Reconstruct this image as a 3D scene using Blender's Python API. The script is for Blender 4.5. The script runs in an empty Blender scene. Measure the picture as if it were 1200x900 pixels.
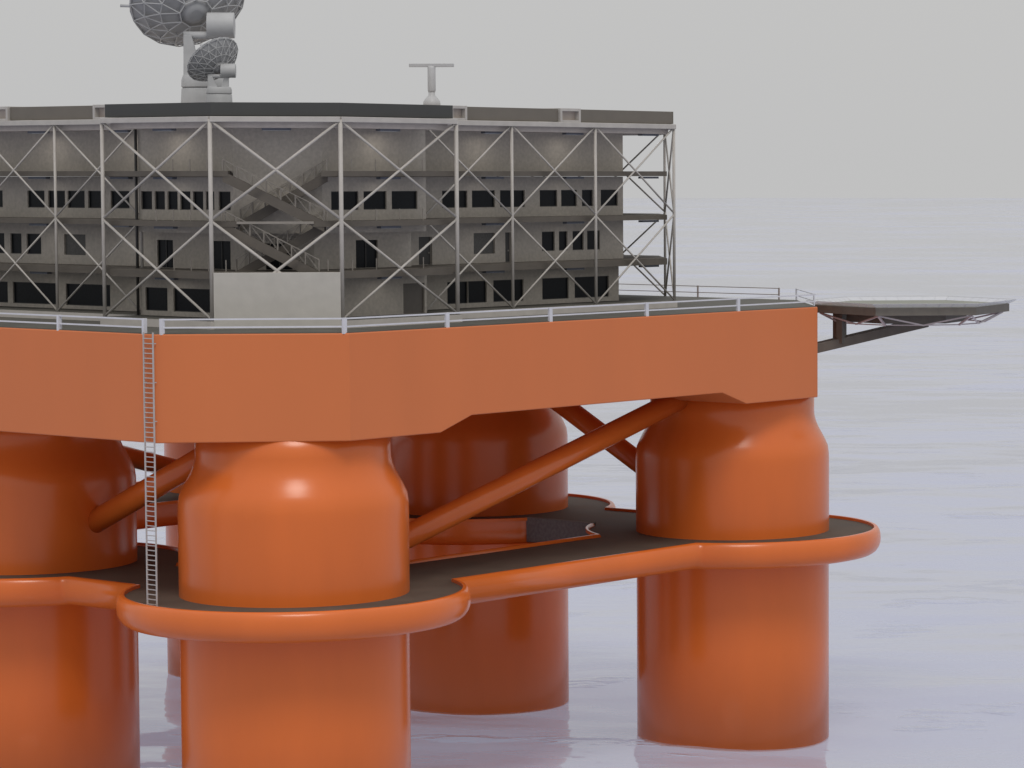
import bpy, bmesh, math, random
from mathutils import Vector, Matrix
random.seed(7)
S = bpy.context.scene
COL = S.collection
rad = math.radians

# ------------------------------------------------------------------ frame
# platform frame: u runs along the long side, v along the short side, z up from the water
CX, CY, TH = -50.2629, 274.9198, 36.631
CAMH = 58.286
ROT = rad(90 - TH)
CAMU = -(CX*math.sin(rad(TH)) + CY*math.cos(rad(TH)))
CAMV = -(-CX*math.cos(rad(TH)) + CY*math.sin(rad(TH)))
KS = .978
def K(p):      # survey units of the upper structure -> metres
    u, v, z = p
    return (CAMU + KS*(u-CAMU), CAMV + KS*(v-CAMV), CAMH + KS*(z-CAMH))
def to_world(u, v, z):
    c, s = math.cos(ROT), math.sin(ROT)
    return Vector((CX + u*c - v*s, CY + u*s + v*c, z))

# ------------------------------------------------------------------ materials
def new_mat(name):
    m = bpy.data.materials.new(name); m.use_nodes = True
    return m, m.node_tree, m.node_tree.nodes['Principled BSDF']
def mat(name, col, rough=.5, var=.12, scale=.6, ior=1.45, metal=0, bump=0, bscale=8, streak=0, coat=0, emit=None):
    m, nt, b = new_mat(name)
    N = nt.nodes; L = nt.links
    tc = N.new('ShaderNodeTexCoord')
    no = N.new('ShaderNodeTexNoise'); no.inputs['Scale'].default_value = scale; no.inputs['Detail'].default_value = 6
    mp = N.new('ShaderNodeMapping'); mp.inputs['Scale'].default_value = (1, 1, .25 if streak else 1)
    L.new(tc.outputs['Object'], mp.inputs['Vector']); L.new(mp.outputs['Vector'], no.inputs['Vector'])
    rp = N.new('ShaderNodeValToRGB')
    rp.color_ramp.elements[0].position = .3; rp.color_ramp.elements[1].position = .7
    rp.color_ramp.elements[0].color = tuple(c*(1-var) for c in col) + (1,)
    rp.color_ramp.elements[1].color = tuple(min(1, c*(1+var*.6)) for c in col) + (1,)
    L.new(no.outputs['Fac'], rp.inputs['Fac'])
    L.new(rp.outputs['Color'], b.inputs['Base Color'])
    rr = N.new('ShaderNodeMapRange'); rr.inputs['To Min'].default_value = rough*.85; rr.inputs['To Max'].default_value = min(1, rough*1.2)
    L.new(no.outputs['Fac'], rr.inputs['Value']); L.new(rr.outputs['Result'], b.inputs['Roughness'])
    b.inputs['IOR'].default_value = ior; b.inputs['Metallic'].default_value = metal
    if coat:
        b.inputs['Coat Weight'].default_value = coat; b.inputs['Coat Roughness'].default_value = .13
    if bump:
        n2 = N.new('ShaderNodeTexNoise'); n2.inputs['Scale'].default_value = bscale; n2.inputs['Detail'].default_value = 4
        L.new(tc.outputs['Object'], n2.inputs['Vector'])
        bp = N.new('ShaderNodeBump'); bp.inputs['Strength'].default_value = bump; bp.inputs['Distance'].default_value = .05
        L.new(n2.outputs['Fac'], bp.inputs['Height']); L.new(bp.outputs['Normal'], b.inputs['Normal'])
    if emit:
        b.inputs['Emission Color'].default_value = emit[:3] + (1,); b.inputs['Emission Strength'].default_value = emit[3]
    return m
ORANGE   = mat('orange_paint', (.73, .160, .026), .23, .05, .25, ior=1.5, streak=1)
ORANGE_F = mat('orange_hull_paint', (.65, .178, .052), .42, .03, .18, ior=1.5, streak=1)
DECK     = mat('deck_coating', (.105, .10, .085), .75, .2, .4, bump=.2)
WALK     = mat('walkway_coating', (.10, .078, .060), .8, .2, .35, bump=.2)
DARKP    = mat('dark_mesh_panel', (.16, .15, .14), .8, .25, 3, bump=.4)
ROOF_D   = mat('dark_parapet_paint', (.056, .057, .054), .6, .06, .5)
ROOF_B   = mat('brown_parapet_paint', (.16, .142, .118), .6, .08, .5)
STEEL    = mat('pale_steel_paint', (.49, .46, .425), .45, .08, 1)
BEAMW    = mat('pale_beam_paint', (.47, .445, .415), .45, .08, 1)
WALL     = mat('grey_wall_cladding', (.455, .415, .36), .75, .13, 3.5, bump=.3, bscale=14)
WALLP    = mat('pale_panel_cladding', (.51, .487, .448), .6, .06, .8, bump=.1, bscale=20)
SLAB     = mat('slab_edge', (.115, .10, .083), .7, .12, 1)
SOFFIT   = mat('soffit_paint', (.52, .47, .43), .7, .08, 2)
BEIGE    = mat('beige_inner_panel', (.46, .40, .35), .6, .1, 1)
GLASS    = mat('dark_window_glass', (.006, .0075, .010), .35, .5, 6, ior=1.25)
DOORM    = mat('dark_door_paint', (.05, .048, .045), .5, .2, 2)
DOORB    = mat('brown_door_paint', (.13, .115, .10), .6, .1, 2)
RAILW    = mat('white_rail_paint', (.64, .64, .68), .35, .06, 1)
RAILG    = mat('stair_rail_paint', (.27, .245, .215), .5, .08, 1)
LADM     = mat('galvanised_ladder', (.50, .47, .455), .45, .1, 2, metal=.2)
DISHM    = mat('antenna_grey_paint', (.47, .475, .48), .5, .1, .8)
DISHD    = mat('antenna_skin', (.36, .365, .375), .55, .1, .8)
SCAN     = mat('scanner_pale_paint', (.50, .50, .505), .4, .06, 1)
HELI     = mat('helideck_coating', (.27, .275, .235), .75, .12, .5)
HELID    = mat('helideck_steel', (.155, .14, .118), .6, .15, 1)
HELIT    = mat('helideck_truss_paint', (.56, .50, .50), .45, .08, 1)
LAMPM    = mat('lamp_housing', (.16, .17, .2), .5, .1, 2)
LAMPE    = mat('lamp_diffuser', (.7, .75, .85), .4, .02, 2, emit=(.75, .85, 1, .35))

def net_mat():
    m, nt, b = new_mat('safety_net_mesh'); N = nt.nodes; L = nt.links
    b.inputs['Base Color'].default_value = (.62, .63, .66, 1); b.inputs['Roughness'].default_value = .6
    tc = N.new('ShaderNodeTexCoord'); ck = N.new('ShaderNodeTexWave'); ck.inputs['Scale'].default_value = 3
    ck.bands_direction = 'DIAGONAL'; L.new(tc.outputs['Object'], ck.inputs['Vector'])
    mr = N.new('ShaderNodeMapRange'); mr.inputs['To Min'].default_value = .5; mr.inputs['To Max'].default_value = .75
    L.new(ck.outputs['Fac'], mr.inputs['Value']); L.new(mr.outputs['Result'], b.inputs['Alpha'])
    return m
NET = net_mat()

# ------------------------------------------------------------------ mesh builder
class MB:
    def __init__(s, k=False): s.v = []; s.f = []; s.m = []; s.sm = []; s.k = k; s.mi = 0
    def quad(s, pts, smooth=False):
        n = len(s.v); s.v += [tuple(p) for p in pts]; s.f.append(tuple(range(n, n+len(pts)))); s.m.append(s.mi); s.sm.append(smooth)
    def hexa(s, b, t):             # b, t: 4 bottom and 4 top points, counter-clockwise from above
        n = len(s.v); s.v += [tuple(p) for p in list(b)+list(t)]
        for f in [(3,2,1,0),(4,5,6,7),(0,1,5,4),(1,2,6,5),(2,3,7,6),(3,0,4,7)]:
            s.f.append(tuple(n+i for i in f)); s.m.append(s.mi); s.sm.append(False)
    def box(s, u0, u1, v0, v1, z0, z1):
        s.hexa([(u0,v0,z0),(u1,v0,z0),(u1,v1,z0),(u0,v1,z0)], [(u0,v0,z1),(u1,v0,z1),(u1,v1,z1),(u0,v1,z1)])
    def bar(s, a, b, w, h=None):   # square bar between two points
        a, b = Vector(a), Vector(b); d = (b-a).normalized(); h = h or w
        up = Vector((0,0,1)) if abs(d.z) < .95 else Vector((1,0,0))
        if abs(d.z) >= .95: up = Vector((math.sin(.785), -math.cos(.785), 0)) if False else Vector((1,0,0))
        x = d.cross(up).normalized()*w/2; y = x.cross(d).normalized()*h/2
        n = len(s.v)
        for c in (a, b):
            for sx, sy in ((-1,-1),(1,-1),(1,1),(-1,1)): s.v.append(tuple(c + x*sx + y*sy))
        for f in [(0,1,2,3),(7,6,5,4),(0,4,5,1),(1,5,6,2),(2,6,7,3),(3,7,4,0)]:
            s.f.append(tuple(n+i for i in f)); s.m.append(s.mi); s.sm.append(False)
    def tube(s, a, b, r, seg=12, r2=None, smooth=True):
        a, b = Vector(a), Vector(b); d = (b-a).normalized(); r2 = r if r2 is None else r2
        up = Vector((0,0,1)) if abs(d.z) < .95 else Vector((1,0,0))
        x = d.cross(up).normalized(); y = x.cross(d).normalized(); n = len(s.v)
        for c, q in ((a, r), (b, r2)):
            for i in range(seg):
                t = 2*math.pi*i/seg; s.v.append(tuple(c + (x*math.cos(t)+y*math.sin(t))*q))
        for i in range(seg):
            j = (i+1) % seg; s.f.append((n+i, n+seg+i, n+seg+j, n+j)); s.m.append(s.mi); s.sm.append(smooth)
        s.f.append(tuple(n+i for i in range(seg))); s.m.append(s.mi); s.sm.append(False)
        s.f.append(tuple(n+2*seg-1-i for i in range(seg))); s.m.append(s.mi); s.sm.append(False)
    def lathe(s, c, prof, seg=96, smooth=True, cap=True):
        n = len(s.v)
        for r, z in prof:
            for i in range(seg):
                t = 2*math.pi*i/seg; s.v.append((c[0]+r*math.cos(t), c[1]+r*math.sin(t), c[2]+z))
        for k in range(len(prof)-1):
            for i in range(seg):
                j = (i+1) % seg; a = n+k*seg
                s.f.append((a+i, a+j, a+seg+j, a+seg+i)); s.m.append(s.mi); s.sm.append(smooth)
        if cap:
            s.f.append(tuple(n+seg-1-i for i in range(seg))); s.m.append(s.mi); s.sm.append(False)
            a = n+(len(prof)-1)*seg; s.f.append(tuple(a+i for i in range(seg))); s.m.append(s.mi); s.sm.append(False)
    def prism(s, poly, z0, z1, top=True, bottom=True):
        n = len(s.v); N = len(poly)
        s.v += [(p[0], p[1], z0) for p in poly] + [(p[0], p[1], z1) for p in poly]
        for i in range(N):
            j = (i+1) % N; s.f.append((n+i, n+j, n+N+j, n+N+i)); s.m.append(s.mi); s.sm.append(False)
        if bottom: s.f.append(tuple(n+N-1-i for i in range(N))); s.m.append(s.mi); s.sm.append(False)
        if top: s.f.append(tuple(n+N+i for i in range(N))); s.m.append(s.mi); s.sm.append(False)
    def build(s, name, mats, parent=None, org=(0,0,0), bevel=0, merge=False):
        if not isinstance(mats, (list, tuple)): mats = [mats]
        me = bpy.data.meshes.new(name)
        vs = [K(p) for p in s.v] if s.k else s.v
        o3 = parent['_o'] if parent is not None and '_o' in parent else org
        vs = [(p[0]-o3[0], p[1]-o3[1], p[2]-o3[2]) for p in vs]
        me.from_pydata(vs, [], s.f); 
        for i, p in enumerate(me.polygons): p.material_index = s.m[i]; p.use_smooth = s.sm[i]
        for m in mats: me.materials.append(m)
        me.update()
        if merge or bevel:
            bm = bmesh.new(); bm.from_mesh(me); bmesh.ops.remove_doubles(bm, verts=bm.verts, dist=1e-4)
            bmesh.ops.recalc_face_normals(bm, faces=bm.faces); bm.to_mesh(me); bm.free()
        o = bpy.data.objects.new(name, me); COL.objects.link(o)
        if parent is not None: o.parent = parent
        if bevel:
            md = o.modifiers.new('bevel', 'BEVEL'); md.width = bevel; md.segments = 3; md.limit_method = 'ANGLE'; md.angle_limit = rad(35)
            md.harden_normals = False
        return o
def thing(name, label, cat, u, v, z, group=None):
    o = bpy.data.objects.new(name, None); COL.objects.link(o)
    o.location = to_world(u, v, z); o.rotation_euler = (0, 0, ROT)
    o['label'] = label; o['category'] = cat; o['_o'] = (u, v, z)
    if group: o['group'] = group
    o.empty_display_size = .5
    return o
def copy_part(o, parent, off):
    c = o.copy(); COL.objects.link(c); c.parent = parent; c.location = Vector(o.location) + Vector(off)
    for ch in [x for x in bpy.data.objects if x.parent == o]:
        d = ch.copy(); COL.objects.link(d); d.parent = c
    return c

# ------------------------------------------------------------------ platform hull
ZR = 21.35
ZT, ZB, ZB2 = 44.418, 34.893, 36.2329       # deck levels (survey)
SR, SL = 61.37, 36.46
hull = thing('oil_platform', 'orange oil platform hull on thick round columns standing in the pale sea', 'oil platform', 0, 0, 0)

a_, vA, uB, b_ = -9.90, 6.62, 1.77, -5.28
uC, uE = 69.05, 80.9
vTop = 84.0
out = [(uB, b_), (uC, b_), (uE, b_+uE-uC), (uE, vTop-12), (uC, vTop), (uB, vTop), (a_, vTop-12), (a_, vA)]
m = MB(True); m.prism(out, ZB, ZT-.05)
me_obj = m.build('deck_hull', ORANGE_F, hull)
bm = bmesh.new(); bm.from_mesh(me_obj.data)
bmesh.ops.remove_doubles(bm, verts=bm.verts, dist=1e-4)
us = [CAMU+KS*(x-CAMU) for x in (13.06, 17.13, 53.3, 57.17)]
for x in us:
    bmesh.ops.bisect_plane(bm, geom=bm.verts[:]+bm.edges[:]+bm.faces[:], plane_co=(x,0,0), plane_no=(1,0,0), dist=1e-4)
zb, zb2 = K((0,0,ZB))[2], K((0,0,ZB2))[2]
for v in bm.verts:
    if abs(v.co.z-zb) < .01 and us[1]-.01 < v.co.x < us[2]+.01: v.co.z = zb2
bmesh.ops.recalc_face_normals(bm, faces=bm.faces)
bm.to_mesh(me_obj.data); bm.free()
md = me_obj.modifiers.new('bevel', 'BEVEL'); md.width = .1; md.segments = 3; md.limit_method = 'ANGLE'; md.angle_limit = rad(30)
def inset_poly(poly, d):
    N = len(poly); res = []
    for i in range(N):
        p0, p1, p2 = Vector(poly[i-1]), Vector(poly[i]), Vector(poly[(i+1) % N])
        e1, e2 = (p1-p0).normalized(), (p2-p1).normalized()
        n1, n2 = Vector((-e1.y, e1.x)), Vector((-e2.y, e2.x))
        k = (n1+n2); k = k/(k.dot(n1)) if abs(k.dot(n1)) > 1e-6 else n1
        q = p1 + k*d; res.append((q.x, q.y))
    return res
m = MB(True); m.prism(inset_poly(out, .12), ZT-.06, ZT)
m.build('deck_surface', DECK, hull)

prof = [(10,-.85),(10,10),(10,20),(10.04,20.9),(10.04,28.6),(10.03,29.3),(9.92,30.1),(9.62,30.8),(9.25,31.5),(8.92,32.1),(8.68,32.7),(8.53,33.3),(8.5,33.9),(8.5,36.0)]
cols = [(0,0),(SR,0),(0,SL),(SR,SL),(0,2*SL),(SR,2*SL)]
m = MB(); m.lathe((0,0,0), prof, 128)
c0 = m.build('column', ORANGE, hull)
for c in cols[1:]: copy_part(c0, hull, (c[0], c[1], 0))

# diagonal braces between the columns
def brace(p, q, r=1.1):
    m = MB(); m.tube(p, q, r, 32); return m.build('brace', ORANGE, hull)
brace((8.5,0,23.55),(54,0,35.7))
brace((0,SL-8.0,25.1),(0,6.5,35.0))
brace((SR,8.0,25.1),(SR,SL-6.5,36.6))
brace((7,2*SL,36.3),(SR-8.5,2*SL,23.55))
brace((0,SL+8.0,25.1),(0,2*SL-6.5,35.0)); brace((SR,2*SL-8.0,25.1),(SR,SL+6.5,36.0))

# ring walkway (sponson) round the columns
W_, RD = 6.4, 15.0
dx = math.sqrt(RD*RD - W_*W_); al = math.atan2(W_, dx)
def arc(c, a0, a1, n):
    return [(c[0]+RD*math.cos(a0+(a1-a0)*i/n), c[1]+RD*math.sin(a0+(a1-a0)*i/n)) for i in range(n+1)]
PI = math.pi
outer = []
outer += arc((0,0), PI/2+al, 2*PI-al, 72)                       # front corner, counter-clockwise
outer += arc((SR,0), PI+al, 2.5*PI-al, 72)
outer += arc((SR,SL), -PI/2+al, PI/2-al, 40)
outer += arc((SR,2*SL), -PI/2+al, PI-al, 72)
outer += arc((0,2*SL), al, 1.5*PI-al, 72)
outer += arc((0,SL), PI/2+al, 1.5*PI-al, 40)
inner = []
inner += arc((0,0), al, PI/2-al, 20)[::-1]
inner = inner[::-1]
# inner loop, clockwise order is not needed: walk counter-clockwise
inner = []
inner += arc((0,0), PI/2-al, al, 20)
inner += arc((SR,0), PI-al, PI/2+al, 20)
inner += arc((SR,SL), 1.5*PI-al, PI/2+al, 40)
inner += arc((SR,2*SL), 1.5*PI-al, PI+al, 20)
inner += arc((0,2*SL), 2*PI-al, 1.5*PI+al, 20)
inner += arc((0,SL), PI/2-al, -PI/2+al, 40)
def normals(loop):
    N = len(loop); r = []
    for i in range(N):
        p0, p1, p2 = Vector(loop[i-1]), Vector(loop[i]), Vector(loop[(i+1) % N])
        e1, e2 = (p1-p0).normalized(), (p2-p1).normalized()
        n1, n2 = Vector((e1.y, -e1.x)), Vector((e2.y, -e2.x))
        k = n1+n2; k = k/max(.45, k.dot(n1)); r.append(k)
    return r
def sweep(mb, loop, profile, sign):
    ns = normals(loop); n0 = len(mb.v); P = len(profile); N = len(loop)
    for i in range(N):
        for d, z in profile:
            q = Vector(loop[i]) + ns[i]*d*sign; mb.v.append((q.x, q.y, z))
    for i in range(N):
        j = (i+1) % N
        for k in range(P-1):
            f = (n0+i*P+k, n0+i*P+k+1, n0+j*P+k+1, n0+j*P+k)
            mb.f.append(f if sign > 0 else f[::-1]); mb.m.append(mb.mi); mb.sm.append(k >= 3)
    return [n0+i*P for i in range(N)], [n0+i*P+P-1 for i in range(N)]
TOPK = ZR + .3
profO = [(-.30,ZR-.02),(-.28,TOPK-.02),(-.24,TOPK),(-.02,TOPK),(.10,TOPK-.06),(.26,TOPK-.3),(.38,TOPK-.7),(.42,TOPK-1.15),(.38,TOPK-1.6),(.24,TOPK-2.0),(.0,TOPK-2.35),(-.35,TOPK-2.6),(-.8,TOPK-2.7)]
profI = [(.26,ZR-.02),(.26,TOPK-.02),(.22,TOPK),(.02,TOPK),(-.02,TOPK-.04),(-.10,TOPK-.3),(-.16,TOPK-.8),(-.18,TOPK-1.2),(-.16,TOPK-1.7),(-.06,TOPK-2.2),(.10,TOPK-2.55),(.3,TOPK-2.66),(.6,TOPK-2.7)]
def fill(loopA, loopB, z, name, material, parent, flip=False):
    bm = bmesh.new(); es = []
    for lp in (loopA, loopB):
        vs = [bm.verts.new((p[0], p[1], z)) for p in lp]
        es += [bm.edges.new((vs[i], vs[(i+1) % len(vs)])) for i in range(len(vs))]
    bmesh.ops.triangle_fill(bm, edges=es, use_beauty=True)
    bmesh.ops.recalc_face_normals(bm, faces=bm.faces)
    s = sum(f.normal.z for f in bm.faces)
    if (s < 0) != flip:
        bmesh.ops.reverse_faces(bm, faces=bm.faces)
    me = bpy.data.meshes.new(name); bm.to_mesh(me); bm.free(); me.materials.append(material)
    o = bpy.data.objects.new(name, me); COL.objects.link(o); o.parent = parent
    return o
# split the kerb between hull (smooth) parts
m = MB(); sweep(m, outer, profO, 1); m.build('ring_outer_shell', ORANGE, hull)
m = MB(); sweep(m, inner, [(-d, z) for d, z in profI], 1)
for i in range(len(m.f)): m.f[i] = m.f[i][::-1]
m.build('ring_inner_shell', ORANGE, hull)
def off(loop, d):
    ns = normals(loop); return [(p[0]+n.x*d, p[1]+n.y*d) for p, n in zip(loop, ns)]
fill(off(outer, -.25), off(inner, .22), ZR, 'walkway_surface', WALK, hull)
fill(off(outer, -.8), off(inner, .6), TOPK-2.7, 'ring_underside', ORANGE, hull, True)
m = MB(); m.box(SR-W_-.30, SR-W_+.34, dx+.02, SL-dx-.02, ZR-2.3, TOPK+.03); m.build('side_panel', DARKP, hull)
m = MB(); m.box(SR-W_-.30, SR-W_+.34, SL+dx+.02, 2*SL-dx-.02, ZR-2.3, TOPK+.03); m.build('side_panel', DARKP, hull)

# ------------------------------------------------------------------ guard rails (one thing per run)
def rail_run(pts, posts, label, mt, pw=.42, rw=.12, name='guard_rail'):
    p0 = K((pts[0][0], pts[0][1], ZT))
    t = thing(name, label, 'railing', *p0, group='railings round the deck edge')
    for z, nm in ((1.22,'top_rail'),(.52,'mid_rail')):
        m = MB(True)
        for a, b in zip(pts[:-1], pts[1:]):
            A, B = Vector((a[0],a[1],ZT+z)), Vector((b[0],b[1],ZT+z))
            m.bar(A, B, rw, rw*1.15)
        m.build(nm, mt, t)
    for (u, v) in posts:
        m = MB(True); m.box(u-pw/2, u+pw/2, v-pw*.3, v+pw*.3, ZT-.12, ZT+1.3)
        m.build('post', mt, t, bevel=.02)
    return t
E = .22
rail_run([(a_+E, 8.1), (a_+E, 72)], [(a_+E, y) for y in (8.1,19.5,33.6,46.5,59.5,72)],
         'white two bar guard rail along the left deck edge, left of the ladder gap', RAILW)
rail_run([(-9.35,6.3), (uB-.1,b_+E+.1), (69.0,b_+E)], [(-9.3,6.25),(1.6,b_+E+.15),(14.2,b_+E),(28.0,b_+E),(41.9,b_+E),(56.1,b_+E)],
         'long white two bar guard rail along the front deck edge, right of the ladder gap', RAILW)
rail_run([(69.6,b_+.9), (uE-.6, b_+uE-uC-.3)], [(69.6,b_+.9),(uE-.6,b_+uE-uC-.3)],
         'short pale rail across the cut deck corner beside the helideck', RAILW, .2, .07)
rail_run([(uE-E, 9), (uE-E, 71)], [(uE-E, y) for y in (9,20.6,33,45,58,71)],
         'thin brownish guard rail on the far deck edge behind the right end of the building', mat('brown_rail_paint', (.36,.30,.28), .5), .2, .07)

# ------------------------------------------------------------------ ladder
lu = -14.16
lad = thing('ladder', 'tall thin grey ladder from the lower walkway up to the deck corner', 'ladder', lu, 2.4, ZR)
for y in (1.78, 2.98):
    m = MB(); m.bar((lu,y,ZR), (lu,y,44.85), .12, .1); m.build('rail', LADM, lad)
m = MB(); n = int((44.6-ZR)/.42)
r0 = None
for i in range(n):
    z = ZR + .3 + i*.42
    if i == 0:
        q = MB(); q.bar((lu,1.78,z), (lu,2.98,z), .075); r0 = q.build('rung', LADM, lad)
    else:
        c = r0.copy(); COL.objects.link(c); c.parent = lad; c.location = (0, 0, i*.42)
for z in (43.9, 40.6, 37.3):
    for y in (1.78, 2.98):
        m.bar((lu,y,z), (lu+.3,y,z), .08)
m.build('bracket', LADM, lad)

# ------------------------------------------------------------------ accommodation building
bld = thing('accommodation_block', 'grey four storey accommodation block inside an open frame of crossed pale steel bars', 'building', *K((-1.3, 8.8, ZT)))
PA, PB = (-1.3, 8.8), (6.8, .72)
FR = [PA, PB, (21.6,.75), (21.6,5.2), (58.3,5.2), (66.4,13.3), (66.4,60.2), (58.3,68.3), (3.2,68.3), (3.2,23.4), (-1.28,23.4)]
Z0, Z1, Z2, Z3, Z4 = 45.15, 49.5, 54.0, 58.5, 62.35
ZBM = 63.1
# base plinth
m = MB(True); fr_out = inset_poly(FR, -.3); m.prism(fr_out, ZT, Z0-.02, False, False); m.mi = 1; m.prism(fr_out, Z0-.03, Z0-.02, True, False); m.build('plinth', [STEEL, DECK], bld)

# roof: pale edge beam, soffit slab, parapets
m = MB(True)
for i in range(len(FR)):
    a, b = FR[i], FR[(i+1) % len(FR)]
    m.bar((a[0],a[1],ZBM), (b[0],b[1],ZBM), .5, .5)
m.build('roof_edge_beam', BEAMW, bld, bevel=.05)
m = MB(True); m.prism(inset_poly(FR, .55), Z4, ZBM+.15); m.build('roof_slab', SOFFIT, bld)
ZP0, ZP1 = ZBM+.3, 64.6
# dark parapet over chamfer and the two near wings
def strip(mb, pts, d, z0, z1, th=.35):
    L_ = pts
    for a, b in zip(L_[:-1], L_[1:]):
        A, B = Vector(a), Vector(b); e = (B-A).normalized(); n = Vector((-e.y, e.x))
        A1, B1, A2, B2 = A+n*d, B+n*d, A+n*(d+th), B+n*(d+th)
        mb.hexa([(A1.x,A1.y,z0),(B1.x,B1.y,z0),(B2.x,B2.y,z0),(A2.x,A2.y,z0)], [(A1.x,A1.y,z1),(B1.x,B1.y,z1),(B2.x,B2.y,z1),(A2.x,A2.y,z1)])
m = MB(True)
dp = inset_poly([(-1.28,23.4), PA, PB, (21.6,.75), (21.6,23.4)], .2)
m.prism([dp[0], dp[1], dp[2], dp[3], dp[4]], ZP0, ZP1)
m.build('dark_parapet', ROOF_D, bld, bevel=.03)
def panel_run(u_or_v, rng, axis, nm='parapet_panel'):
    for a, b in rng:
        m = MB(True)
        if axis == 'u': m.box(a, b, u_or_v+.1, u_or_v+.7, ZP0, ZP1+.05)
        else: m.box(u_or_v+.1, u_or_v+.7, a, b, ZP0, ZP1+.05)
        m.build(nm, ROOF_B, bld, bevel=.02)
panel_run(5.2, [(27.7,40.7),(43.9,58.2)], 'u')
panel_run(3.2, [(30.0,42.3),(46.3,58.5)], 'v')
# end and back parapets
m = MB(True); strip(m, [(58.4,5.2),(66.4,13.3),(66.4,60.2),(58.3,68.3),(3.2,68.3)], .1, ZP0, ZP1+.05, .6); m.build('parapet_panel', ROOF_B, bld)
# pale box frames between the panels
def box_frame(u0, u1, v0, v1, axis):
    m = MB(True); t = .28; z0, z1 = ZP0-.05, ZP1+.12
    if axis == 'u':
        m.box(u0, u0+t, v0, v1, z0, z1); m.box(u1-t, u1, v0, v1, z0, z1)
        m.box(u0+t, u1-t, v0+.02, v1, z1-t, z1); m.box(u0+t, u1-t, v0+.02, v1, z0, z0+t*.7)
    else:
        m.box(u0, u1, v0, v0+t, z0, z1); m.box(u0, u1, v1-t, v1, z0, z1)
        m.box(u0+.02, u1, v0+t, v1-t, z1-t, z1); m.box(u0+.02, u1, v0+t, v1-t, z0, z0+t*.7)
    f = m.build('roof_box_frame', BEAMW, bld, bevel=.02)
    m = MB(True)
    if axis == 'u': m.box(u0+t, u1-t, v0+.55, v0+.7, z0+t*.7, z1-t)
    else: m.box(u0+.55, u0+.7, v0+t, v1-t, z0+t*.7, z1-t)
    o = m.build('inner_panel', BEIGE, f)
    return f
# children of a part share the building's frame
def build_child(m, name, mt, part, bevel=0):
    o = m.build(name, mt, bld, bevel=bevel); o.parent = part; return o
_ob = MB.build
def _b2(s, name, mats, parent=None, org=(0,0,0), bevel=0, merge=False):
    if parent is not None and '_o' not in parent:
        o = _ob(s, name, mats, None, tuple(bld['_o']), bevel, merge); o.parent = parent; return o
    return _ob(s, name, mats, parent, org, bevel, merge)
MB.build = _b2
box_frame(25.4, 27.6, 5.05, 8, 'u'); box_frame(40.8, 43.8, 5.05, 8, 'u')
box_frame(3.05, 6, 27.9, 29.9, 'v'); box_frame(3.05, 6, 42.4, 46.2, 'v')

# floor slabs
IN = inset_poly(FR, .7)
IN[2] = (21.75, IN[2][1]); IN[3] = (21.75, IN[3][1]); IN[-1] = (IN[-1][0], 23.4); IN[-2] = (IN[-2][0], 23.4)
def slab(z, notch, th=.5, mt=SLAB):
    m = MB(True); P = list(IN)
    if notch:
        a, b = Vector(IN[0]), Vector(IN[1]); e = (b-a).normalized(); n = Vector((-e.y, e.x))
        s0, s1 = notch; q = [a+e*s0, a+e*s0+n*3.6, a+e*s1+n*3.6, a+e*s1]
        P = [IN[0]] + [(x.x, x.y) for x in q] + IN[1:]
    m.prism(P, z-th, z); o = m.build('floor_slab', mt, bld); return o
slab(Z1, None, .65); slab(Z2, (2.0, 8.6)); slab(Z3, (1.2, 9.4))
m = MB(True); a, b = Vector(IN[0]), Vector(IN[1]); e = (b-a).normalized()
p, q = a+e*1.9, a+e*8.7; m.bar((p.x,p.y,Z2-.12), (q.x,q.y,Z2-.12), .25, .22); m.build('edge_beam', RAILG, bld)

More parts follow.
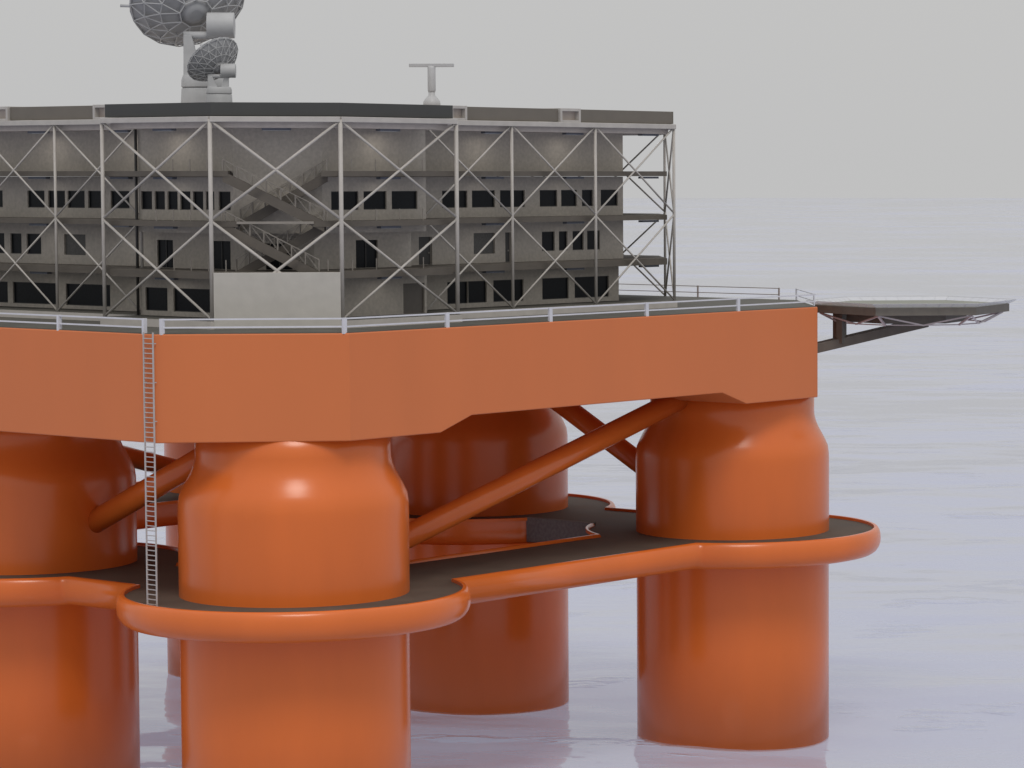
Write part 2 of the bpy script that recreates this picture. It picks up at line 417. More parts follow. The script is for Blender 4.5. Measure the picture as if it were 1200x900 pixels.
# walls with real openings; windows and doors set back in them
def wall(p0, p1, z0, z1, opens, th=.22, back=True, mt=WALL):
    """p0->p1 walks with the outside on the right; opens = (s0, s1, za, zb, kind)"""
    A, B = Vector(p0), Vector(p1); Ln = (B-A).length; e = (B-A)/Ln; nin = Vector((-e.y, e.x))
    P = lambda s, d, z: (A.x+e.x*s+nin.x*d, A.y+e.y*s+nin.y*d, z)
    ss = sorted({0, Ln} | {min(Ln,max(0,x)) for o in opens for x in o[:2]}); zs = sorted({z0, z1} | {x for o in opens for x in o[2:4]})
    m = MB(True)
    for i in range(len(ss)-1):
        for j in range(len(zs)-1):
            sm, zm = (ss[i]+ss[i+1])/2, (zs[j]+zs[j+1])/2
            if any(o[0] < sm < o[1] and o[2] < zm < o[3] for o in opens): continue
            m.quad([P(ss[i],0,zs[j]), P(ss[i+1],0,zs[j]), P(ss[i+1],0,zs[j+1]), P(ss[i],0,zs[j+1])])
    for s0, s1, za, zb, k in opens:
        m.quad([P(s0,0,za),P(s1,0,za),P(s1,th,za),P(s0,th,za)]); m.quad([P(s0,0,zb),P(s0,th,zb),P(s1,th,zb),P(s1,0,zb)])
        m.quad([P(s0,0,za),P(s0,th,za),P(s0,th,zb),P(s0,0,zb)]); m.quad([P(s1,0,za),P(s1,0,zb),P(s1,th,zb),P(s1,th,za)])
    m.build('wall', mt, bld)
    for s0, s1, za, zb, k in opens:
        q = MB(True); f = .07
        q.quad([P(s0,th-.02,za),P(s1,th-.02,za),P(s1,th-.02,zb),P(s0,th-.02,zb)])
        q.mi = 1
        def fr(a0, a1, c0, c1):
            q.hexa([P(a0,th-.08,c0),P(a1,th-.08,c0),P(a1,th-.01,c0),P(a0,th-.01,c0)], [P(a0,th-.08,c1),P(a1,th-.08,c1),P(a1,th-.01,c1),P(a0,th-.01,c1)])
        if k == 'w': fr(s0,s0+f,za,zb); fr(s1-f,s1,za,zb); fr(s0+f,s1-f,za,za+f); fr(s0+f,s1-f,zb-f,zb)
        if k == 'p':
            fr(s0,s0+.08,za,zb); fr(s1-.08,s1,za,zb); mid = (s0+s1)/2; fr(mid-.05,mid+.05,za,zb)
        if k == 'd':
            fr(s0,s0+.1,za,zb); fr(s1-.1,s1,za,zb)
            fr(s1-.35,s1-.2,za+1.05,za+1.2)
        mt2 = {'w':[GLASS,DOORM],'p':[GLASS,DOORM],'d':[DOORM,RAILG],'g':[DOORB,RAILG],'b':[BLIND,DOORM]}[k]
        q.build('door' if k in 'dg' else 'window', mt2, bld)
BLIND = mat('grey_window_blind', (.10, .097, .09), .6, .3, 6)
def V(v, rows):       # openings on a wall of constant v starting at u0
    return rows
def wu(u0, items, za, zb, k='w'): return [(a-u0, b-u0, za, zb, k) for a, b in items]
def wv(v1, items, za, zb, k='w'): return [(v1-b, v1-a, za, zb, k) for a, b in items]
# right far wing, v = 9.3, u 21.7 -> 55
U0 = 21.7
wall((U0,9.3),(55,9.3),Z3,Z4,[])
wall((U0,9.3),(55,9.3),Z2,Z3-.55, wu(U0,[(28.43,31.91),(32.57,35.83),(36.56,40.13),(42.32,44.92),(45.5,47.88),(48.65,50.35),(51.53,54.19)],54.95,56.62))
wall((U0,9.3),(55,9.3),Z1,Z2-.55, wu(U0,[(42.6,44.5),(45.13,46.42),(47.19,48.87),(49.4,51.36)],50.5,52.45)+wu(U0,[(32.76,35.78)],50.4,52.45,'b')+wu(U0,[(37.25,38.11)],Z1+.02,52.45,'d')+wu(U0,[(25.2,27.0)],Z1+.02,52.2,'d'))
wall((U0,9.6),(54.6,9.6),Z0,Z1-.7, wu(U0,[(29.34,32.2),(35.81,40.16),(42.93,46.89),(47.79,53.05)],45.6,47.75)+wu(U0,[(32.25,34.87)],45.6,47.75))
# left far wing, u = 7.3, v from 60 down to 23.3
V1 = 60.0
L3w = [(33.41,35.91),(36.41,38.94),(39.32,41.88),(42.39,44.98),(48.78,51.83),(53,56)]
wall((7.3,V1),(7.3,23.3),Z3,Z4,[])
wall((7.3,V1),(7.3,23.3),Z2,Z3-.55, wv(V1,L3w,54.95,56.62)+wv(V1,[(29.9,32.6)],54.95,56.62))
wall((7.3,V1),(7.3,23.3),Z1,Z2-.55, wv(V1,[(43.02,45.23),(46.01,47.71),(48.64,50.36)],50.4,52.4)+wv(V1,[(36.39,39.56)],50.4,52.4,'b'))
wall((7.6,V1),(7.6,23.3),Z0,Z1-.7, wv(V1,[(33.26,39.81),(40.96,47.85),(48.64,54.5)],45.5,47.6))
# near wings and the chamfer between them
ca, cb = (2.85,10.45), (8.45,4.85)
for z0, z1, k in ((Z3,Z4,0),(Z2,Z3-.55,3),(Z0,Z1-.7,1)):
    lo = wv(23.3,[(21.48,23.02),(19.71,21.12),(17.96,19.36),(16.21,17.61),(14.49,15.87),(13.0,14.14),(10.84,12.43)],54.95,56.65) if k == 3 else \
         (wv(23.3,[(19.55,22.6),(13.4,18.73)],45.6,47.75) if k == 1 else [])
    ro = wu(8.45,[(9.54,12.96),(13.61,16.56),(17.22,20.57)],54.95,56.65) if k == 3 else (wu(8.45,[(18.6,21.4)],Z0+.02,48.0,'g') if k == 1 else [])
    wall((2.85,23.3), ca, z0, z1, lo); wall(ca, cb, z0, z1, []); wall(cb, (21.7,4.85), z0, z1, ro)
    wall((21.7,4.85),(21.7,9.3),z0,z1,[]); wall((7.3,23.3),(2.85,23.3),z0,z1,[])
# second storey of the near wings is recessed two metres under a soffit
ca2, cb2 = (4.85,11.28), (9.28,6.85)
wall((4.85,23.3), ca2, Z1, 52.85, wv(23.3,[(21.0,23.2),(13.15,15.8)],Z1+.02,52.1,'p'))
wall(ca2, cb2, Z1, 52.85, [(1.9,4.3,Z1+.02,51.9,'p')])
wall(cb2, (21.7,6.85), Z1, 52.85, wu(9.28,[(14.51,17.31)],Z1+.02,52.1,'p'))
wall((21.7,6.85),(21.7,9.3),Z1,52.85,[]); wall((7.3,23.3),(4.85,23.3),Z1,52.85,[])
m = MB(True); m.prism([(2.85,23.3), ca, cb, (21.7,4.85), (21.7,9.3), (7.3,23.3)], 52.85, Z2-.55); m.build('overhang', WALL, bld)
# end and rear walls
for z0, z1 in ((Z0,Z1-.7),(Z1,Z2-.55),(Z2,Z3-.55),(Z3,Z4)):
    wall((55,9.3) if z0 > Z0 else (54.6,9.6),(62.3,16.6),z0,z1,[]); wall((62.3,16.6),(62.3,57.0),z0,z1,[])
    wall((62.3,57.0),(55,64.2),z0,z1,[]); wall((55,64.2),(7.3,64.2),z0,z1,[]); wall((7.3,64.2),(7.3,60.0),z0,z1,[])
wall(ca, cb, Z3-.55, Z3, []); wall(ca, cb, Z2-.55, Z2, [])
# pale solid panel closing the foot of the chamfer bay
m = MB(True); a, b = Vector(PA), Vector(PB); e = (b-a).normalized(); n = Vector((-e.y, e.x)); a2, b2 = a+e*.15-n*.34, b-e*.12-n*.34
m.hexa([(a2.x,a2.y,ZT+.03),(b2.x,b2.y,ZT+.03),(b2.x+n.x*.5,b2.y+n.y*.5,ZT+.03),(a2.x+n.x*.5,a2.y+n.y*.5,ZT+.03)],
       [(a2.x,a2.y,49.45),(b2.x,b2.y,49.45),(b2.x+n.x*.5,b2.y+n.y*.5,49.45),(a2.x+n.x*.5,a2.y+n.y*.5,49.45)])
m.build('entrance_panel', WALLP, bld, bevel=.04)

# open steel frame: posts and crossed bars, two storeys per cross
ZM = (Z0+ZBM)/2
def post(p, w=.32):
    m = MB(True); m.tube((p[0],p[1],Z0-.02), (p[0],p[1],ZBM), w/2, 10); m.build('frame_post', STEEL, bld)
def cross(p, q, w=.24, zs=((Z0,ZM),(ZM,ZBM))):
    for z0, z1 in zs:
        m = MB(True); m.tube((p[0],p[1],z0+.05), (q[0],q[1],z1-.1), w/2, 8); m.build('cross_bar', STEEL, bld)
        m = MB(True); m.tube((q[0],q[1],z0+.05), (p[0],p[1],z1-.1), w/2, 8); m.build('cross_bar', STEEL, bld)
post(PA,.4); post(PB,.4); cross(PA,PB,.27)
post((21.6,.75),.4); post((-1.28,23.4),.36)
cross(PB,(21.6,.75),.24); cross((-1.28,23.4),PA,.24)
for u in (33.9,46.1,58.3): post((u,5.2),.3)
for u in (21.7,33.9,46.1): cross((u,5.2),(u+12.2,5.2),.19)
for v in (23.4,35.65,47.9,60.15): post((3.2,v),.28)
for v in (23.4,35.65,47.9): cross((3.2,v+12.25),(3.2,v),.18)
EB = [(66.4,13.3),(66.4,25.5),(66.4,37.7),(66.4,49.9),(66.4,60.2)]
cross((58.3,5.2),EB[0],.19)
for p in EB: post(p,.28)
for p, q in zip(EB[:-1], EB[1:]): cross(p,q,.19)
# dark pole over the left wing's step post, shade put into its colour
m = MB(True); m.tube((2.6,23.35,Z0),(2.6,23.35,Z4),.14,8); m.build('shaded_post', DOORM, bld)

# stairs in the chamfer bay: flights cross each other, each with its balustrade
a0, b0 = Vector(PA), Vector(PB); ee = (b0-a0).normalized(); nn = Vector((-ee.y, ee.x))
def SP(s, d, z): return (a0.x+ee.x*s+nn.x*d, a0.y+ee.y*s+nn.y*d, z)
def flight(s0, z0, s1, z1, d, w=1.5, rail_all=True):
    m = MB(True); th = .95
    m.hexa([SP(s0,d+.13,z0-th+.05),SP(s1,d+.13,z1-th+.05),SP(s1,d+w-.13,z1-th+.05),SP(s0,d+w-.13,z0-th+.05)], [SP(s0,d+.13,z0-.3),SP(s1,d+.13,z1-.3),SP(s1,d+w-.13,z1-.3),SP(s0,d+w-.13,z0-.3)])
    m.hexa([SP(s0,d,z0-th),SP(s1,d,z1-th),SP(s1,d+.14,z1-th),SP(s0,d+.14,z0-th)], [SP(s0,d,z0),SP(s1,d,z1),SP(s1,d+.14,z1),SP(s0,d+.14,z0)])
    m.hexa([SP(s0,d+w-.14,z0-th),SP(s1,d+w-.14,z1-th),SP(s1,d+w,z1-th),SP(s0,d+w,z0-th)], [SP(s0,d+w-.14,z0),SP(s1,d+w-.14,z1),SP(s1,d+w,z1),SP(s0,d+w,z0)])
    N = 24; ds = (s1-s0)/N; dz = (z1-z0)/N
    for i in range(N):
        s, z = s0+ds*(i+.5), z0+dz*(i+.5); h = abs(ds)*.55
        m.hexa([SP(s-h,d+.1,z-.25),SP(s+h,d+.1,z-.25),SP(s+h,d+w-.1,z-.25),SP(s-h,d+w-.1,z-.25)], [SP(s-h,d+.1,z-.08),SP(s+h,d+.1,z-.08),SP(s+h,d+w-.1,z-.08),SP(s-h,d+w-.1,z-.08)])
    f = m.build('stair_flight', SLAB, bld)
    for dd in (d+.07, d+w-.07):
        m = MB(True)
        m.bar(SP(s0,dd,z0+1.05), SP(s1,dd,z1+1.05), .045)
        
        K_ = 7
        for i in range(K_+1):
            t = i/K_; s, z = s0+(s1-s0)*t, z0+(z1-z0)*t
            m.bar(SP(s,dd,z-.05), SP(s,dd,z+1.05), .07)
            if i < K_:
                t2 = (i+1)/K_; m.bar(SP(s,dd,z+1.0), SP(s0+(s1-s0)*t2,dd,z0+(z1-z0)*t2+.05), .03)
        m.build('balustrade', RAILG, f)
flight(1.0, Z3, 9.9, Z2, .75)
flight(10.2, Z3, 2.4, Z2, 2.5)
flight(.9, Z2, 9.4, Z1, .75)
flight(10.0, Z2, 2.0, Z1, 2.5)
# slim gallery rail posts beside the stairs on each storey
for z in (Z1, Z2, Z3):
    for (p, q) in ((SP(10.2,.9,0), (18,1.6)), (SP(1.2,.9,0), (-.5,17))):
        P_, Q_ = Vector(p[:2]), Vector(q[:2])
        for i in range(5):
            x = P_.lerp(Q_, i/4); m = MB(True); m.bar((x.x,x.y,z), (x.x,x.y,z+1.05), .07); m.build('gallery_rail_post', RAILG, bld)

# ceiling lamps in the galleries
def lamp(u, v, z, rot, power):
    w, l = .28, 1.3
    c, s = math.cos(rot), math.sin(rot)
    def q(x, y, zz): return (u+x*c-y*s, v+x*s+y*c, zz)
    m = MB(True)
    m.hexa([q(-l,-w,z-.2),q(l,-w,z-.2),q(l,w,z-.2),q(-l,w,z-.2)], [q(-l,-w,z),q(l,-w,z),q(l,w,z),q(-l,w,z)])
    m.mi = 1; m.quad([q(-l*.9,w*.8,z-.205),q(l*.9,w*.8,z-.205),q(l*.9,-w*.8,z-.205),q(-l*.9,-w*.8,z-.205)])
    o = m.build('ceiling_lamp', [LAMPM, LAMPE], bld)
    if power:
        ld = bpy.data.lights.new('lamp_light', 'AREA'); ld.energy = power; ld.shape = 'RECTANGLE'; ld.size = 1.8; ld.size_y = .4; ld.color = (1, .93, .84)
        lo = bpy.data.objects.new('lamp_light', ld); COL.objects.link(lo); lo.parent = o
        x = K((u, v, z-.28)); oo = bld['_o']; lo.location = (x[0]-oo[0], x[1]-oo[1], x[2]-oo[2]); lo.rotation_euler = (0, 0, rot)
for z, pw in ((Z4, 26), (Z3-.55, 13), (Z2-.55, 9), (Z1-.7, 9)):
    for u in (33.3, 45.0, 56.6): lamp(u, 7.2, z, 0, pw)
    for v in (28.5, 40.5, 52): lamp(5.2, v, z, PI/2, pw)
    lamp(15, 3.0, z, 0, pw); lamp(1.0, 17.5, z, PI/2, pw)
    if z == Z4: lamp(4.6, 6.6, z, -PI/4, 0)

# ------------------------------------------------------------------ helideck beyond the right corner
nq = 1/math.sqrt(2)
HB = (75.0, .8)
def HP(a, b, z): return (HB[0]+nq*a-nq*b*-1, HB[1]-nq*a+nq*b, z)      # a outward, b along the cut corner (away)
def HP(a, b, z): return (HB[0]+nq*(a+b), HB[1]+nq*(b-a), z)
ZH = 44.25; HD = 11.45; HR = 10.7
heli = thing('helideck', 'flat dark hexagonal helideck with a pale net rim, beyond the right deck corner', 'helideck', *K(HP(0,0,ZH-5)))
hexa = [(HD+HR*math.cos(i*PI/3), HR*math.sin(i*PI/3)) for i in range(6)]
m = MB(True); pl = [HP(a,b,0)[:2] for a, b in hexa]; m.prism(pl, ZH-.85, ZH-.02); m.build('landing_slab', HELID, heli, bevel=.04)
m = MB(True); m.prism([HP(HD+(a-HD)*.985,b*.985,0)[:2] for a, b in hexa], ZH-.03, ZH+.03); m.build('landing_surface', HELI, heli)
m = MB(True)
for i in range(6):
    a, b = hexa[i], hexa[(i+1) % 6]
    f = lambda p, k: (HD+(p[0]-HD)*k, p[1]*k)
    a1, b1, a2, b2 = f(a,.99), f(b,.99), f(a,1.07), f(b,1.07)
    m.quad([HP(*a1,ZH+.02),HP(*b1,ZH+.02),HP(*b2,ZH+.42),HP(*a2,ZH+.42)])
    m.bar(HP(*a2,ZH+.42), HP(*b2,ZH+.42), .04)
    for t in [j/8 for j in range(8)]:
        x = (a1[0]+(b1[0]-a1[0])*t, a1[1]+(b1[1]-a1[1])*t); y = (a2[0]+(b2[0]-a2[0])*t, a2[1]+(b2[1]-a2[1])*t)
        m.bar(HP(*x,ZH), HP(*y,ZH+.4), .05)
m.build('safety_net', NET, heli)
# lower grillage: smaller hexagonal frame under the slab
m = MB(True)
lo = [(HD-.6+(a-HD)*.62, b*.62) for a, b in hexa]
m.prism([HP(a,b,0)[:2] for a, b in lo], ZH-1.85, ZH-.86); m.build('support_frame', HELID, heli)
# pale zigzag rim truss under the slab edge
for i in range(6):
    a, b = hexa[i], hexa[(i+1) % 6]
    e2 = lambda p, k: (HD+(p[0]-HD)*k, p[1]*k)
    up0, up1 = e2(a,.93), e2(b,.93)
    mid = (HD+((a[0]+b[0])/2-HD)*.82, (a[1]+b[1])/2*.82)
    for p in (up0, up1):
        m = MB(True); m.bar(HP(*p,ZH-.9), HP(*mid,ZH-1.95), .16, .16); m.build('rim_truss_bar', HELIT, heli)
    lo_a = e2(a,.74)
    m = MB(True); m.bar(HP(*up0,ZH-.9), HP(*lo_a,ZH-1.95), .2, .2); m.build('rim_truss_bar', HELIT, heli)
    lo_b = e2(b,.74)
    m = MB(True); m.bar(HP(*lo_a,ZH-1.93), HP(*mid,ZH-1.93), .12, .12); m.bar(HP(*mid,ZH-1.93), HP(*lo_b,ZH-1.93), .12, .12); m.build('rim_truss_bar', HELIT, heli)
# two main struts rising from the hull, with short uprights
for s in (-1.3, 1.3):
    m = MB(True); m.bar(HP(-.1,s,ZH-4.9), HP(HD+1.5,s,ZH-1.95), .55, .95); m.build('main_strut', HELID, heli)
    m = MB(True); m.bar(HP(3.6,s,ZH-4.1), HP(3.6,s,ZH-1.0), .8, .8); m.build('upright', HELID, heli)

# ------------------------------------------------------------------ roof antennas
def dish(base, R, axis, label, hz, g, yaw=.12, lift=2.0, deep=.5, sh=0, rod=False):
    t = thing('dish_antenna', label, 'satellite dish', *K(base), group='dish antennas on the roof')
    o0 = t['_o']
    cs, sn = math.cos(-ROT), math.sin(-ROT)
    loc = lambda v: Vector((v[0]*cs-v[1]*sn, v[0]*sn+v[1]*cs, v[2]))
    ax = loc(Vector(axis).normalized())
    side = loc((math.cos(yaw), math.sin(yaw), 0)); hor = loc((-math.sin(yaw), math.cos(yaw), 0)); Z = Vector((0,0,1))
    def part(m, n, mt, bevel=0, parent=None):
        m.v = [(o0[0]+p[0]*g, o0[1]+p[1]*g, o0[2]+p[2]*g) for p in m.v]; return m.build(n, mt, parent or t, bevel=bevel)
    m = MB(); m.lathe((0,0,0), [(2.4,-1.2),(2.38,0),(2.3,1.35)], 40); part(m, 'base_drum', DISHM, .03)
    m = MB(); m.lathe((0,0,0), [(2.1,1.35),(2.32,1.5),(2.3,2.2),(2.12,2.7)], 40); part(m, 'turntable', DISHM, .03)
    for sg, dd in ((-1, 0), (1, .2)):
        q = MB(); c0 = side*sg*1.25 + hor*dd; t0 = side*sg*1.3 + hor*dd
        def cr(cn, xl, xr, z, th=.9):
            return [tuple(cn+side*x+hor*y+Z*z) for x, y in ((xl,-th/2),(xr,-th/2),(xr,th/2),(xl,th/2))]
        if sg < 0: q.hexa(cr(c0,-.8,1.0,2.5), cr(t0,-.7,.1,hz))
        else: q.hexa(cr(c0,-.9,.5,2.5), cr(t0,-.3,.45,hz))
        part(q, 'fork_arm', DISHM, .03)
    piv = Z*hz
    m = MB(); m.tube(tuple(piv-side*2.0), tuple(piv+side*1.9), .38, 20); part(m, 'pivot_axle', DISHM)
    hb = piv + Z*1.0 + side*.35
    m = MB(); m.tube(tuple(hb), tuple(hb+side*2.7), 1.3, 32); part(m, 'drive_housing', DISHM, .04)
    ap = piv + Z*(lift-.9) + ax*.5 + hor*.3 + side*sh
    e1 = Z.cross(ax).normalized(); e2 = ax.cross(e1).normalized(); dep = R*deep
    def PP(r, a, off_=0):
        return tuple(ap + (e1*math.cos(a)+e2*math.sin(a))*r + ax*(dep*(r/R)**2-off_))
    m = MB(); nr, na = 6, 28
    for off_, fl in ((0, 1), (.12, -1)):
        for i in range(nr):
            for j in range(na):
                a1, a2 = 2*PI*j/na, 2*PI*(j+1)/na; r1, r2 = R*i/nr, R*(i+1)/nr
                q = [PP(r1,a1,off_),PP(r2,a1,off_),PP(r2,a2,off_),PP(r1,a2,off_)]
                if i == 0: q = q[:3]
                m.quad(q[::fl])
    for j in range(na):
        a1, a2 = 2*PI*j/na, 2*PI*(j+1)/na; m.quad([PP(R,a1,0),PP(R,a1,.12),PP(R,a2,.12),PP(R,a2,0)])
    part(m, 'reflector', DISHD)
    m = MB(); bw = .10; rings = [(.28,9,.55),(.58,18,.62),(.82,18,.6),(1.0,18,.35)]
    node = lambda k, j: PP(rings[k][0]*R, 2*PI*(j+.5*(k % 2))/rings[k][1], rings[k][2])
    for k, (rr, n, of) in enumerate(rings):
        for j in range(n):
            m.bar(node(k,j), node(k,j+1), bw)
            m.bar(node(k,j), PP(rr*R, 2*PI*(j+.5*(k % 2))/n, .05), bw*.7)
            if k == 0: m.bar(node(0,j), node(1,2*j), bw); m.bar(node(0,j), node(1,2*j-1), bw)
            elif k < 3:
                o_ = (0, 1) if k % 2 else (0, -1)
                for d_ in o_: m.bar(node(k,j), node(k+1,j+d_), bw)
            else: m.bar(node(3,j), PP(R*1.0, 2*PI*(j+1)/n, 0), bw*.8); m.bar(node(3,j), PP(R, 2*PI*j/n, 0), bw*.8)
    part(m, 'back_frame', DISHM)
    m = MB(); m.tube(tuple(ap-ax*.62), tuple(ap-ax*.05), R*.10, 28, R*.29); part(m, 'hub', DISHD)
    m = MB(); F = ap + ax*(R*1.15)
    for j in range(3): m.tube(PP(R*.85, 2*PI*j/3+.9, 0), tuple(F), .08, 8)
    m.tube(tuple(F-ax*.4), tuple(F+ax*.6), .3, 12)
    part(m, 'feed_support', DISHM)
    if rod:
        a = piv - side*5.5 + Z*2.95 + hor*1.5; m = MB(); m.tube(tuple(a), tuple(a-side*2.9+Z*.05), .16, 10); part(m, 'feed_boom', DISHM)
    return t
dish((14.25,26.95,65.15), 5.95, (-.40,.70,.58), 'larger grey dish antenna with a triangulated back frame, highest on the roof', 6.7, .93, lift=3.0, sh=-.75, rod=True)
dish((10.4,20.6,65.0), 5.2, (-.58,.44,.66), 'smaller grey dish antenna on the roof in front of the larger dish', 4.7, .50, lift=2.1, sh=.3)

t = thing('radar_scanner', 'pale T shaped radar scanner standing alone on the roof', 'radar', *K((30.1,12.2,64.72)))
o = t['_o']
m = MB(); m.lathe((o[0],o[1],o[2]), [(.82,0),(.82,.35),(.8,.55),(.5,.95),(.33,1.1),(.31,1.45)], 28); m.build('base', SCAN, t)
m = MB(); m.lathe((o[0],o[1],o[2]), [(.33,1.45),(.38,1.6),(.38,3.75),(.3,3.9)], 24); m.build('mast', SCAN, t)
# bar lies across the view of the front corner
d = Vector((math.cos(-ROT-.06), math.sin(-ROT-.06), 0))
m = MB(); c = Vector((o[0],o[1],o[2]+3.98)); m.bar(tuple(c-d*2.15), tuple(c+d*2.15), .34, .34); m.build('scanner_bar', SCAN, t, bevel=.05)

# ------------------------------------------------------------------ sea
def sea_material():
    m, nt, b = new_mat('sea_water'); N = nt.nodes; L = nt.links
    tc = N.new('ShaderNodeTexCoord')
    b.inputs['Base Color'].default_value = (.635, .655, .785, 1); b.inputs['Roughness'].default_value = .06; b.inputs['IOR'].default_value = 1.33; b.inputs['Transmission Weight'].default_value = .6
    def noise(sx, sy, sc, det, rot=.5):
        mp = N.new('ShaderNodeMapping'); mp.inputs['Scale'].default_value = (sx, sy, 1); mp.inputs['Rotation'].default_value = (0, 0, rot)
        L.new(tc.outputs['Object'], mp.inputs['Vector'])
        n = N.new('ShaderNodeTexNoise'); n.inputs['Scale'].default_value = sc; n.inputs['Detail'].default_value = det; n.inputs['Roughness'].default_value = .55
        L.new(mp.outputs['Vector'], n.inputs['Vector']); return n
    n1 = noise(1, 1.6, .022, 2, .1); n2 = noise(1, 1.5, .09, 3, .3); n3 = noise(1, 1.3, .55, 4, -.4)
    nc = noise(1, 2.2, .035, 5, .35); crest = N.new('ShaderNodeMapRange'); crest.interpolation_type = 'SMOOTHSTEP'
    crest.inputs['From Min'].default_value = .60; crest.inputs['From Max'].default_value = .68
    L.new(nc.outputs['Fac'], crest.inputs['Value'])
    prev = None
    for n, st, di in ((n1, 1, 3.0), (n2, 1, .22), (n3, 1, .012), (crest, 1, .5)):
        bp = N.new('ShaderNodeBump'); bp.inputs['Strength'].default_value = st; bp.inputs['Distance'].default_value = di
        L.new(n.outputs[0], bp.inputs['Height'])
        if prev: L.new(prev.outputs['Normal'], bp.inputs['Normal'])
        prev = bp
    # wave slopes over many lengths, from swell down to chop
    sw = noise(.55, 1, .012, 7, 0); sw.inputs['Roughness'].default_value = .5
    sb = N.new('ShaderNodeVectorMath'); sb.operation = 'SUBTRACT'; sb.inputs[1].default_value = (.5, .5, .5); L.new(sw.outputs['Color'], sb.inputs[0])
    ml = N.new('ShaderNodeVectorMath'); ml.operation = 'MULTIPLY'; ml.inputs[1].default_value = (.5, .7, 0); L.new(sb.outputs[0], ml.inputs[0])
    bo = N.new('ShaderNodeMapRange'); bo.inputs['From Min'].default_value = .60; bo.inputs['From Max'].default_value = .72; bo.inputs['To Min'].default_value = 1; bo.inputs['To Max'].default_value = 4.5
    L.new(nc.outputs['Fac'], bo.inputs['Value'])
    ms = N.new('ShaderNodeVectorMath'); ms.operation = 'SCALE'; L.new(ml.outputs[0], ms.inputs[0]); L.new(bo.outputs['Result'], ms.inputs['Scale'])
    ad = N.new('ShaderNodeVectorMath'); ad.operation = 'ADD'; L.new(ms.outputs[0], ad.inputs[0]); L.new(prev.outputs['Normal'], ad.inputs[1])
    nz = N.new('ShaderNodeVectorMath'); nz.operation = 'NORMALIZE'; L.new(ad.outputs[0], nz.inputs[0])
    L.new(nz.outputs[0], b.inputs['Normal'])
    return m
SEA = sea_material()
def sea():
    bm = bmesh.new(); c = to_world(30, 36, 0); n = 150; half = 420
    def hgt(x, y):
        r = max(abs(x), abs(y))/half; f = max(0, 1-r**3)
        return f*(.34*math.sin(x*.055+y*.09+1.2) + .16*math.sin(-x*.11+y*.14+.4) + .09*math.sin(x*.21+y*.17) + .05*math.sin(x*.37-y*.31+2))
    g = [[bm.verts.new((c.x-half+2*half*i/n, c.y-half+2*half*j/n, hgt(-half+2*half*i/n, -half+2*half*j/n))) for j in range(n+1)] for i in range(n+1)]
    for i in range(n):
        for j in range(n):
            f = bm.faces.new((g[i][j], g[i+1][j], g[i+1][j+1], g[i][j+1])); f.smooth = True
    edge = [g[i][0] for i in range(n)] + [g[n][j] for j in range(n)] + [g[i][n] for i in range(n, 0, -1)] + [g[0][j] for j in range(n, 0, -1)]
    ring = []
    for v in edge:
        d = Vector((v.co.x-c.x, v.co.y-c.y)).normalized()*7150; ring.append(bm.verts.new((c.x+d.x, c.y+d.y, 0)))
    for i in range(len(edge)):
        j = (i+1) % len(edge); f = bm.faces.new((edge[j], edge[i], ring[i], ring[j])); f.smooth = True
    bmesh.ops.recalc_face_normals(bm, faces=bm.faces)
    if sum(f.normal.z for f in bm.faces) < 0: bmesh.ops.reverse_faces(bm, faces=bm.faces)
    me = bpy.data.meshes.new('sea'); bm.to_mesh(me); bm.free(); me.materials.append(SEA)
    o = bpy.data.objects.new('sea', me); COL.objects.link(o); o['kind'] = 'structure'
    o['label'] = 'calm pale lavender grey sea'
sea()

# ------------------------------------------------------------------ sky, sun, camera
w = bpy.data.worlds.new('World'); S.world = w; w.use_nodes = True
N = w.node_tree.nodes; L = w.node_tree.links
bg = N['Background']
EL = rad(54)
sky = N.new('ShaderNodeTexSky'); sky.sky_type = 'NISHITA'; sky.sun_disc = False; sky.sun_elevation = EL; sky.dust_density = 4
skm = N.new('ShaderNodeVectorMath'); skm.operation = 'SCALE'; skm.inputs['Scale'].default_value = .003
L.new(sky.outputs['Color'], skm.inputs[0])
tc = N.new('ShaderNodeTexCoord'); sx = N.new('ShaderNodeSeparateXYZ'); L.new(tc.outputs['Generated'], sx.inputs['Vector'])
rp = N.new('ShaderNodeValToRGB'); cr = rp.color_ramp
cr.elements[0].position = 0; cr.elements[0].color = (.525, .525, .525, 1)
cr.elements[1].position = 1; cr.elements[1].color = (.84, .84, .85, 1)
x = cr.elements.new(.004); x.color = (.525, .525, .525, 1)
x = cr.elements.new(.06); x.color = (.535, .533, .53, 1)
x = cr.elements.new(.35); x.color = (.62, .62, .62, 1)
L.new(sx.outputs['Z'], rp.inputs['Fac'])
ns = N.new('ShaderNodeTexNoise'); ns.inputs['Scale'].default_value = 1.6; ns.inputs['Detail'].default_value = 3
L.new(tc.outputs['Generated'], ns.inputs['Vector'])
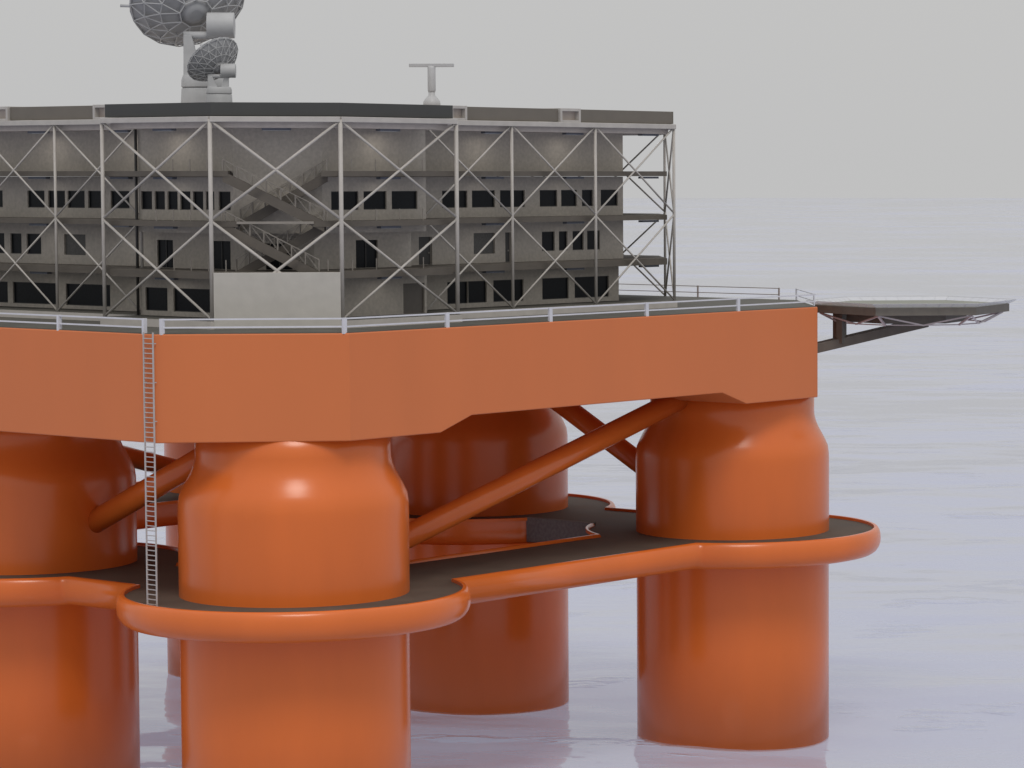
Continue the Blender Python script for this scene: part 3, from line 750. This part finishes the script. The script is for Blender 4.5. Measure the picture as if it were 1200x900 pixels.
mr = N.new('ShaderNodeMapRange'); mr.inputs['To Min'].default_value = .95; mr.inputs['To Max'].default_value = 1.05; L.new(ns.outputs['Fac'], mr.inputs['Value'])
deep = N.new('ShaderNodeMix'); deep.data_type = 'RGBA'; deep.inputs['A'].default_value = (.435, .455, .54, 1)  # pale glow below the horizon, added to brighten the water from underneath
below = N.new('ShaderNodeMath'); below.operation = 'GREATER_THAN'; below.inputs[1].default_value = -.02
L.new(sx.outputs['Z'], below.inputs[0]); L.new(below.outputs[0], deep.inputs['Factor']); L.new(rp.outputs['Color'], deep.inputs['B'])
sc = N.new('ShaderNodeVectorMath'); sc.operation = 'SCALE'; L.new(deep.outputs['Result'], sc.inputs[0]); L.new(mr.outputs['Result'], sc.inputs['Scale'])
ad = N.new('ShaderNodeVectorMath'); ad.operation = 'ADD'; L.new(sc.outputs[0], ad.inputs[0]); L.new(skm.outputs[0], ad.inputs[1])
L.new(ad.outputs[0], bg.inputs['Color']); bg.inputs['Strength'].default_value = 1.0

sd = bpy.data.lights.new('sun', 'SUN'); sd.energy = .85; sd.angle = rad(18); sd.color = (1, .95, .88)
so = bpy.data.objects.new('sun', sd); COL.objects.link(so)
# light arrives from behind the camera, slightly from the right
dirv = Vector((math.sin(rad(14)), -math.cos(rad(14)), math.tan(EL))).normalized()
so.rotation_euler = dirv.to_track_quat('Z', 'Y').to_euler()
sky.sun_rotation = math.atan2(dirv.x, dirv.y)

cam = bpy.data.cameras.new('camera'); co = bpy.data.objects.new('camera', cam); COL.objects.link(co)
co.location = (0, 0, CAMH); co.rotation_euler = (rad(90-3.8472), 0, 0)
cam.sensor_width = 36; cam.lens = 3670.3145/1200*36; cam.shift_x = -(1012.2712-600)/1200; cam.clip_start = 1; cam.clip_end = 20000
S.camera = co
for ob in bpy.data.objects:
    if '_o' in ob: del ob['_o']
S.view_settings.view_transform = 'Standard'; S.view_settings.look = 'None'; S.view_settings.gamma = 1; S.view_settings.exposure = 0
S.view_settings.use_curve_mapping = False
